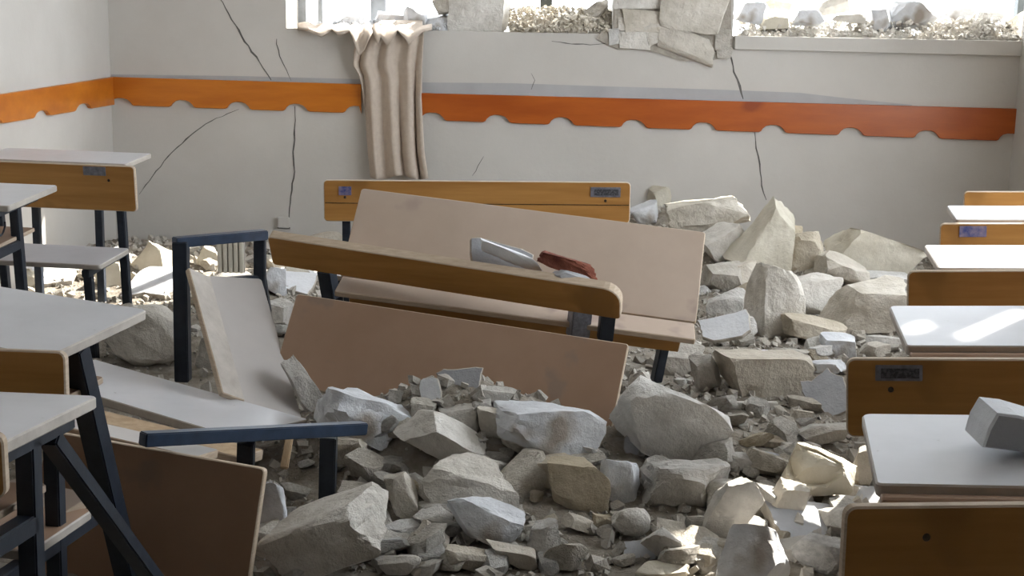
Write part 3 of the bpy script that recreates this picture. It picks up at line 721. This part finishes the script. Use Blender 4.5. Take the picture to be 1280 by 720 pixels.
# ------------------------------------------------------------------ broken pieces
def pboard(name, TL, TR, BR, t, mats, parent=None, r=.015, corners=(1, 1, 1, 1), size=None):
    a, b, c = (at(*q) for q in (TL, TR, BR))
    u = b-a; v = c-b; W = u.length; u.normalize(); v -= u*v.dot(u); Hh = v.length; v.normalize()
    n = u.cross(-v)                     # outline in (u, -v) frame, origin bottom-left
    if size: Hh = size
    org = a+v*Hh
    if n.dot(CAM-a) > 0: M4 = frame(u, -v, n, org-n*t)
    else: M4 = frame(u, -v, n, org)
    me = extrude_outline(name, rrect(W, Hh, r, 5, corners), t, min(.003, t*.25))
    o = link(name, me, mats)
    if parent: o.parent = parent; o.matrix_parent_inverse = parent.matrix_world.inverted()
    me.transform(M4); me.update()
    if parent: me.transform(Matrix.Translation(-parent.location)); o.matrix_parent_inverse = Matrix.Identity(4)
    return o
def pbar(name, A, B, w_, h_, mt, parent, ref=Z_):
    a, b = at(*A), at(*B); me = bar_me(name, a, b, w_, h_, ref); me.transform(Matrix.Translation(-parent.location))
    return link(name, me, mt, parent)
BL = [M['brownlam'], M['plyedge']]; GL = [M['greylam'], M['lamedge']]; BG = [M['beigelam'], M['plyedge']]
LOOSE = 'broken desk pieces'
# tipped desk behind
t1 = empty('tipped_desk', at(660, 400, 4.9))
pboard('tabletop', (452, 235, 5.10), (882, 290, 5.00), (868, 403, 4.76), .022, BG, t1, .012)
pboard('front_board', (428, 345, 4.78), (868, 404, 4.73), (866, 424, 4.60), .020, [M['beigelam'], M['plyedge']], t1, .006)
pboard('apron', (436, 372, 4.70), (852, 424, 4.68), (850, 441, 4.72), .018, [M['honey'], M['plyedge']], t1, .004)
pbar('leg', (832, 420, 4.74), (820, 476, 4.80), .034, .034, M['metal'], t1)
pbar('leg', (452, 352, 4.86), (448, 396, 5.0), .034, .034, M['metal'], t1)
tag(t1, 'tipped-over desk with a beige tabletop facing the camera', 'desk', LOOSE)
# long plank in front
t2 = empty('fallen_bench', at(560, 390, 4.6))
pboard('seat_plank', (334, 296, 4.72), (776, 364, 4.46), (770, 399, 4.53), .04, [M['honey'], M['plyedge']], t2, .045, (1.3, .3, .3, .3))
pbar('bracket', (726, 384, 4.62), (722, 420, 4.64), .07, .05, M['plate'], t2)
pbar('bracket', (760, 388, 4.56), (756, 424, 4.60), .05, .04, M['metal'], t2)
pbar('bracket', (408, 338, 4.82), (414, 372, 4.84), .06, .04, M['metal'], t2)
tag(t2, 'long honey-coloured bench plank lying across the tipped desk', 'bench', LOOSE)
tag(pboard('loose_tabletop', (371, 367, 4.62), (786, 430, 4.36), (752, 548, 4.20), .022, BL, None, .010), 'large dark brown tabletop leaning behind the front stones', 'tabletop', LOOSE)
# grey leaning board with its edge face
tag(pboard('loose_tabletop', (260, 344, 4.62), (327, 348, 4.73), (390, 530, 4.34), .022, [M['greylam'], M['lamedge']], None, .012), 'narrow grey board leaning inside the upright blue frame', 'board', LOOSE)
tag(pboard('loose_board', (236, 334, 4.54), (263, 346, 4.61), (304, 500, 4.25), .02, [M['lamedge'], M['plyedge']], None, .006), 'slim grey-brown board leaning at the left of the grey board', 'board', LOOSE)
# upright frame
t3 = empty('desk_frame', at(226, 474, 4.75))
pbar('post', (226, 302, 4.75), (229, 476, 4.75), .050, .05, M['metal'], t3, Y_)
pbar('post', (325, 290, 4.95), (325, 368, 4.95), .040, .04, M['metal'], t3, Y_)
pbar('top_bar', (218, 303, 4.75), (332, 293, 4.95), .05, .034, M['blue'], t3)
pbar('brace', (325, 348, 4.95), (262, 354, 4.82), .03, .03, M['metal'], t3)
pbar('post', (325, 340, 4.95), (333, 392, 5.0), .035, .035, M['metal'], t3, Y_)
tag(t3, 'dark blue metal desk frame standing upright without its top', 'frame', LOOSE)
# white tabletop lying lower left
tag(pboard('loose_tabletop', (118, 449, 4.55), (386, 524, 4.10), (300, 548, 3.80), .026, [M['white'], M['lamedge']], None, .014), 'white tabletop lying tilted at the lower left', 'tabletop', LOOSE)
tag(pboard('loose_board', (60, 496, 4.05), (330, 562, 3.74), (310, 574, 3.62), .03, [M['rawwood'], M['plyedge']], None, .006), 'thin wooden board under the lying white tabletop', 'board', LOOSE)
tag(pboard('loose_board', (100, 522, 3.50), (275, 562, 3.38), (262, 575, 3.26), .022, [M['greylam'], M['plyedge']], None, .012), 'pale board resting on the standing brown tabletop', 'board', LOOSE)
tag(pboard('loose_tabletop', (58, 538, 3.34), (331, 586, 3.22), (322, 728, 3.16), .024, BL, None, .012, size=.40), 'dark brown tabletop standing on edge at the lower left', 'tabletop', LOOSE)
tag(pboard('loose_board', (20, 596, 2.95), (119, 617, 2.80), (82, 672, 2.62), .02, [M['beigelam'], M['plyedge']], None, .018), 'small tan board with rounded corner under the nearest left desk', 'board', LOOSE)
# lying frame
t4 = empty('desk_frame', at(330, 600, 3.6))
pbar('top_bar', (178, 549, 3.22), (455, 535, 3.72), .036, .034, M['blue'], t4)
pbar('leg', (411, 545, 3.70), (409, 632, 3.72), .045, .04, M['metal'], t4, Y_)
pbar('leg', (308, 550, 3.46), (307, 590, 3.52), .042, .035, M['metal'], t4, Y_)
tag(t4, 'dark blue metal desk frame lying across the lower left stones', 'frame', LOOSE)
# bar on the floor at the very front
t5 = empty('metal_bar', at(420, 706, 3.4)); pbar('bar', (372, 724, 3.40), (470, 690, 3.56), .04, .03, M['metal'], t5); 
tag(t5, 'dark metal bar under the long masonry block', 'bar', LOOSE)
# wooden sticks
def stick(A, B, w_, h_, mt, label):
    o = empty('wooden_stick', at(*A)); a = at(*A); me = bar_me('wooden_stick', a, at(*B), w_, h_); me.transform(Matrix.Translation(-a))
    bpy.data.objects.remove(o); o = link('wooden_stick', me, mt); o.location = a
    return tag(o, label, 'stick')
stick((362, 546, 3.80), (355, 586, 3.74), .022, .012, M['rawwood'], 'short splintered wood stick hanging below the lying bar')
stick((894, 506, 4.72), (972, 506, 4.72), .02, .022, M['batten'], 'white batten lying right of the huge squared stone')
stick((300, 590, 3.95), (440, 618, 3.9), .06, .015, M['rawwood'], 'thin plank fragment in the shadow under the lying frame')

# debris on the fallen bench and tabletop
shard(625, 326, 84, 46, -16, 'gplaster', 'grey plaster slab propped between plank and tipped tabletop', 401, lean=20, t=.05, Y=4.64, jag=.14)
o = link('plaster_stick', rock_me('plaster_stick', 402, (.25, .045, .048), 3, .8, .05), M['plaster']); a = at(640, 321, 4.60); o.location = a
dv = (at(682, 338, 4.60)-at(600, 303, 4.62)).normalized(); o.rotation_euler = dv.to_track_quat('X', 'Z').to_euler(); tag(o, 'white rounded plaster edge lying on the grey slab', 'shard')
o = link('brick_fragment', rock_me('brick_fragment', 403, (.22, .06, .055), 4, .8, .10), M['brickred']); o.location = at(712, 332, 4.58)
dv = (at(750, 347, 4.58)-at(672, 318, 4.58)).normalized(); o.rotation_euler = dv.to_track_quat('X', 'Z').to_euler(); tag(o, 'rusty red brick fragment lying on the fallen bench plank', 'brick')
o = link('plaster_chip', rock_me('plaster_chip', 404, (.14, .05, .04), 3, .6, .08), M['gplaster']); o.location = at(716, 347, 4.54); o.rotation_euler = (0, .3, 0)
tag(o, 'grey-green plaster chip below the red brick fragment', 'shard')
# chunk on the right desk
ch = empty('plaster_chunk', at(1250, 548, 2.20))
me = extrude_outline('body', [(0, 0), (.13, -.012), (.13, .030), (.05, .052), (.018, .055), (.006, .03)], .10, .004)
me.transform(frame(X_, Z_, -Y_, at(1229, 560, 2.07)+Vector((0, .10, 0))-ch.location)); link('body', me, [M['gplaster'], M['plaster']], ch)
me = box_me('groove', (0, 0, 0), (.10, .012, .006)); me.transform(Matrix.Translation(at(1252, 514, 2.12)-ch.location) @ Matrix.Rotation(.37, 4, 'Y')); link('groove', me, M['crack'], ch)
tag(ch, 'grey-blue plaster chunk with a groove lying on the second right desk', 'chunk')
# socket box and ribbed sheet by the wall
sk = empty('wall_socket', at(355, 278, YW-.01)); a = at(348, 284, YW); b = at(362, 271, YW)
me = box_me('cover', (a.x, YW-.03, a.z), (b.x, YW, b.z), .004); me.transform(Matrix.Translation(-sk.location)); link('cover', me, M['wall'], sk)
me = box_me('base_edge', (a.x-.004, YW-.012, a.z-.006), (b.x+.004, YW, a.z), .001); me.transform(Matrix.Translation(-sk.location)); link('base_edge', me, M['crack'], sk)
tag(sk, 'small cream socket box low on the wall below the vertical crack', 'socket')
rb = empty('ribbed_panel', at(288, 340, 6.6))
for k in range(5):
    me = box_me('rib', (k*.026, 0, 0), (k*.026+.021, .02, .15), .004); me.transform(Matrix.Translation(at(272, 341, 6.6)-rb.location)); link('rib', me, M['rib'], rb)
me = box_me('backing', (0, .018, 0), (.128, .03, .15)); me.transform(Matrix.Translation(at(272, 341, 6.6)-rb.location)); link('backing', me, M['lamedge'], rb)
tag(rb, 'cream ribbed sheet standing behind the upright blue frame', 'panel')
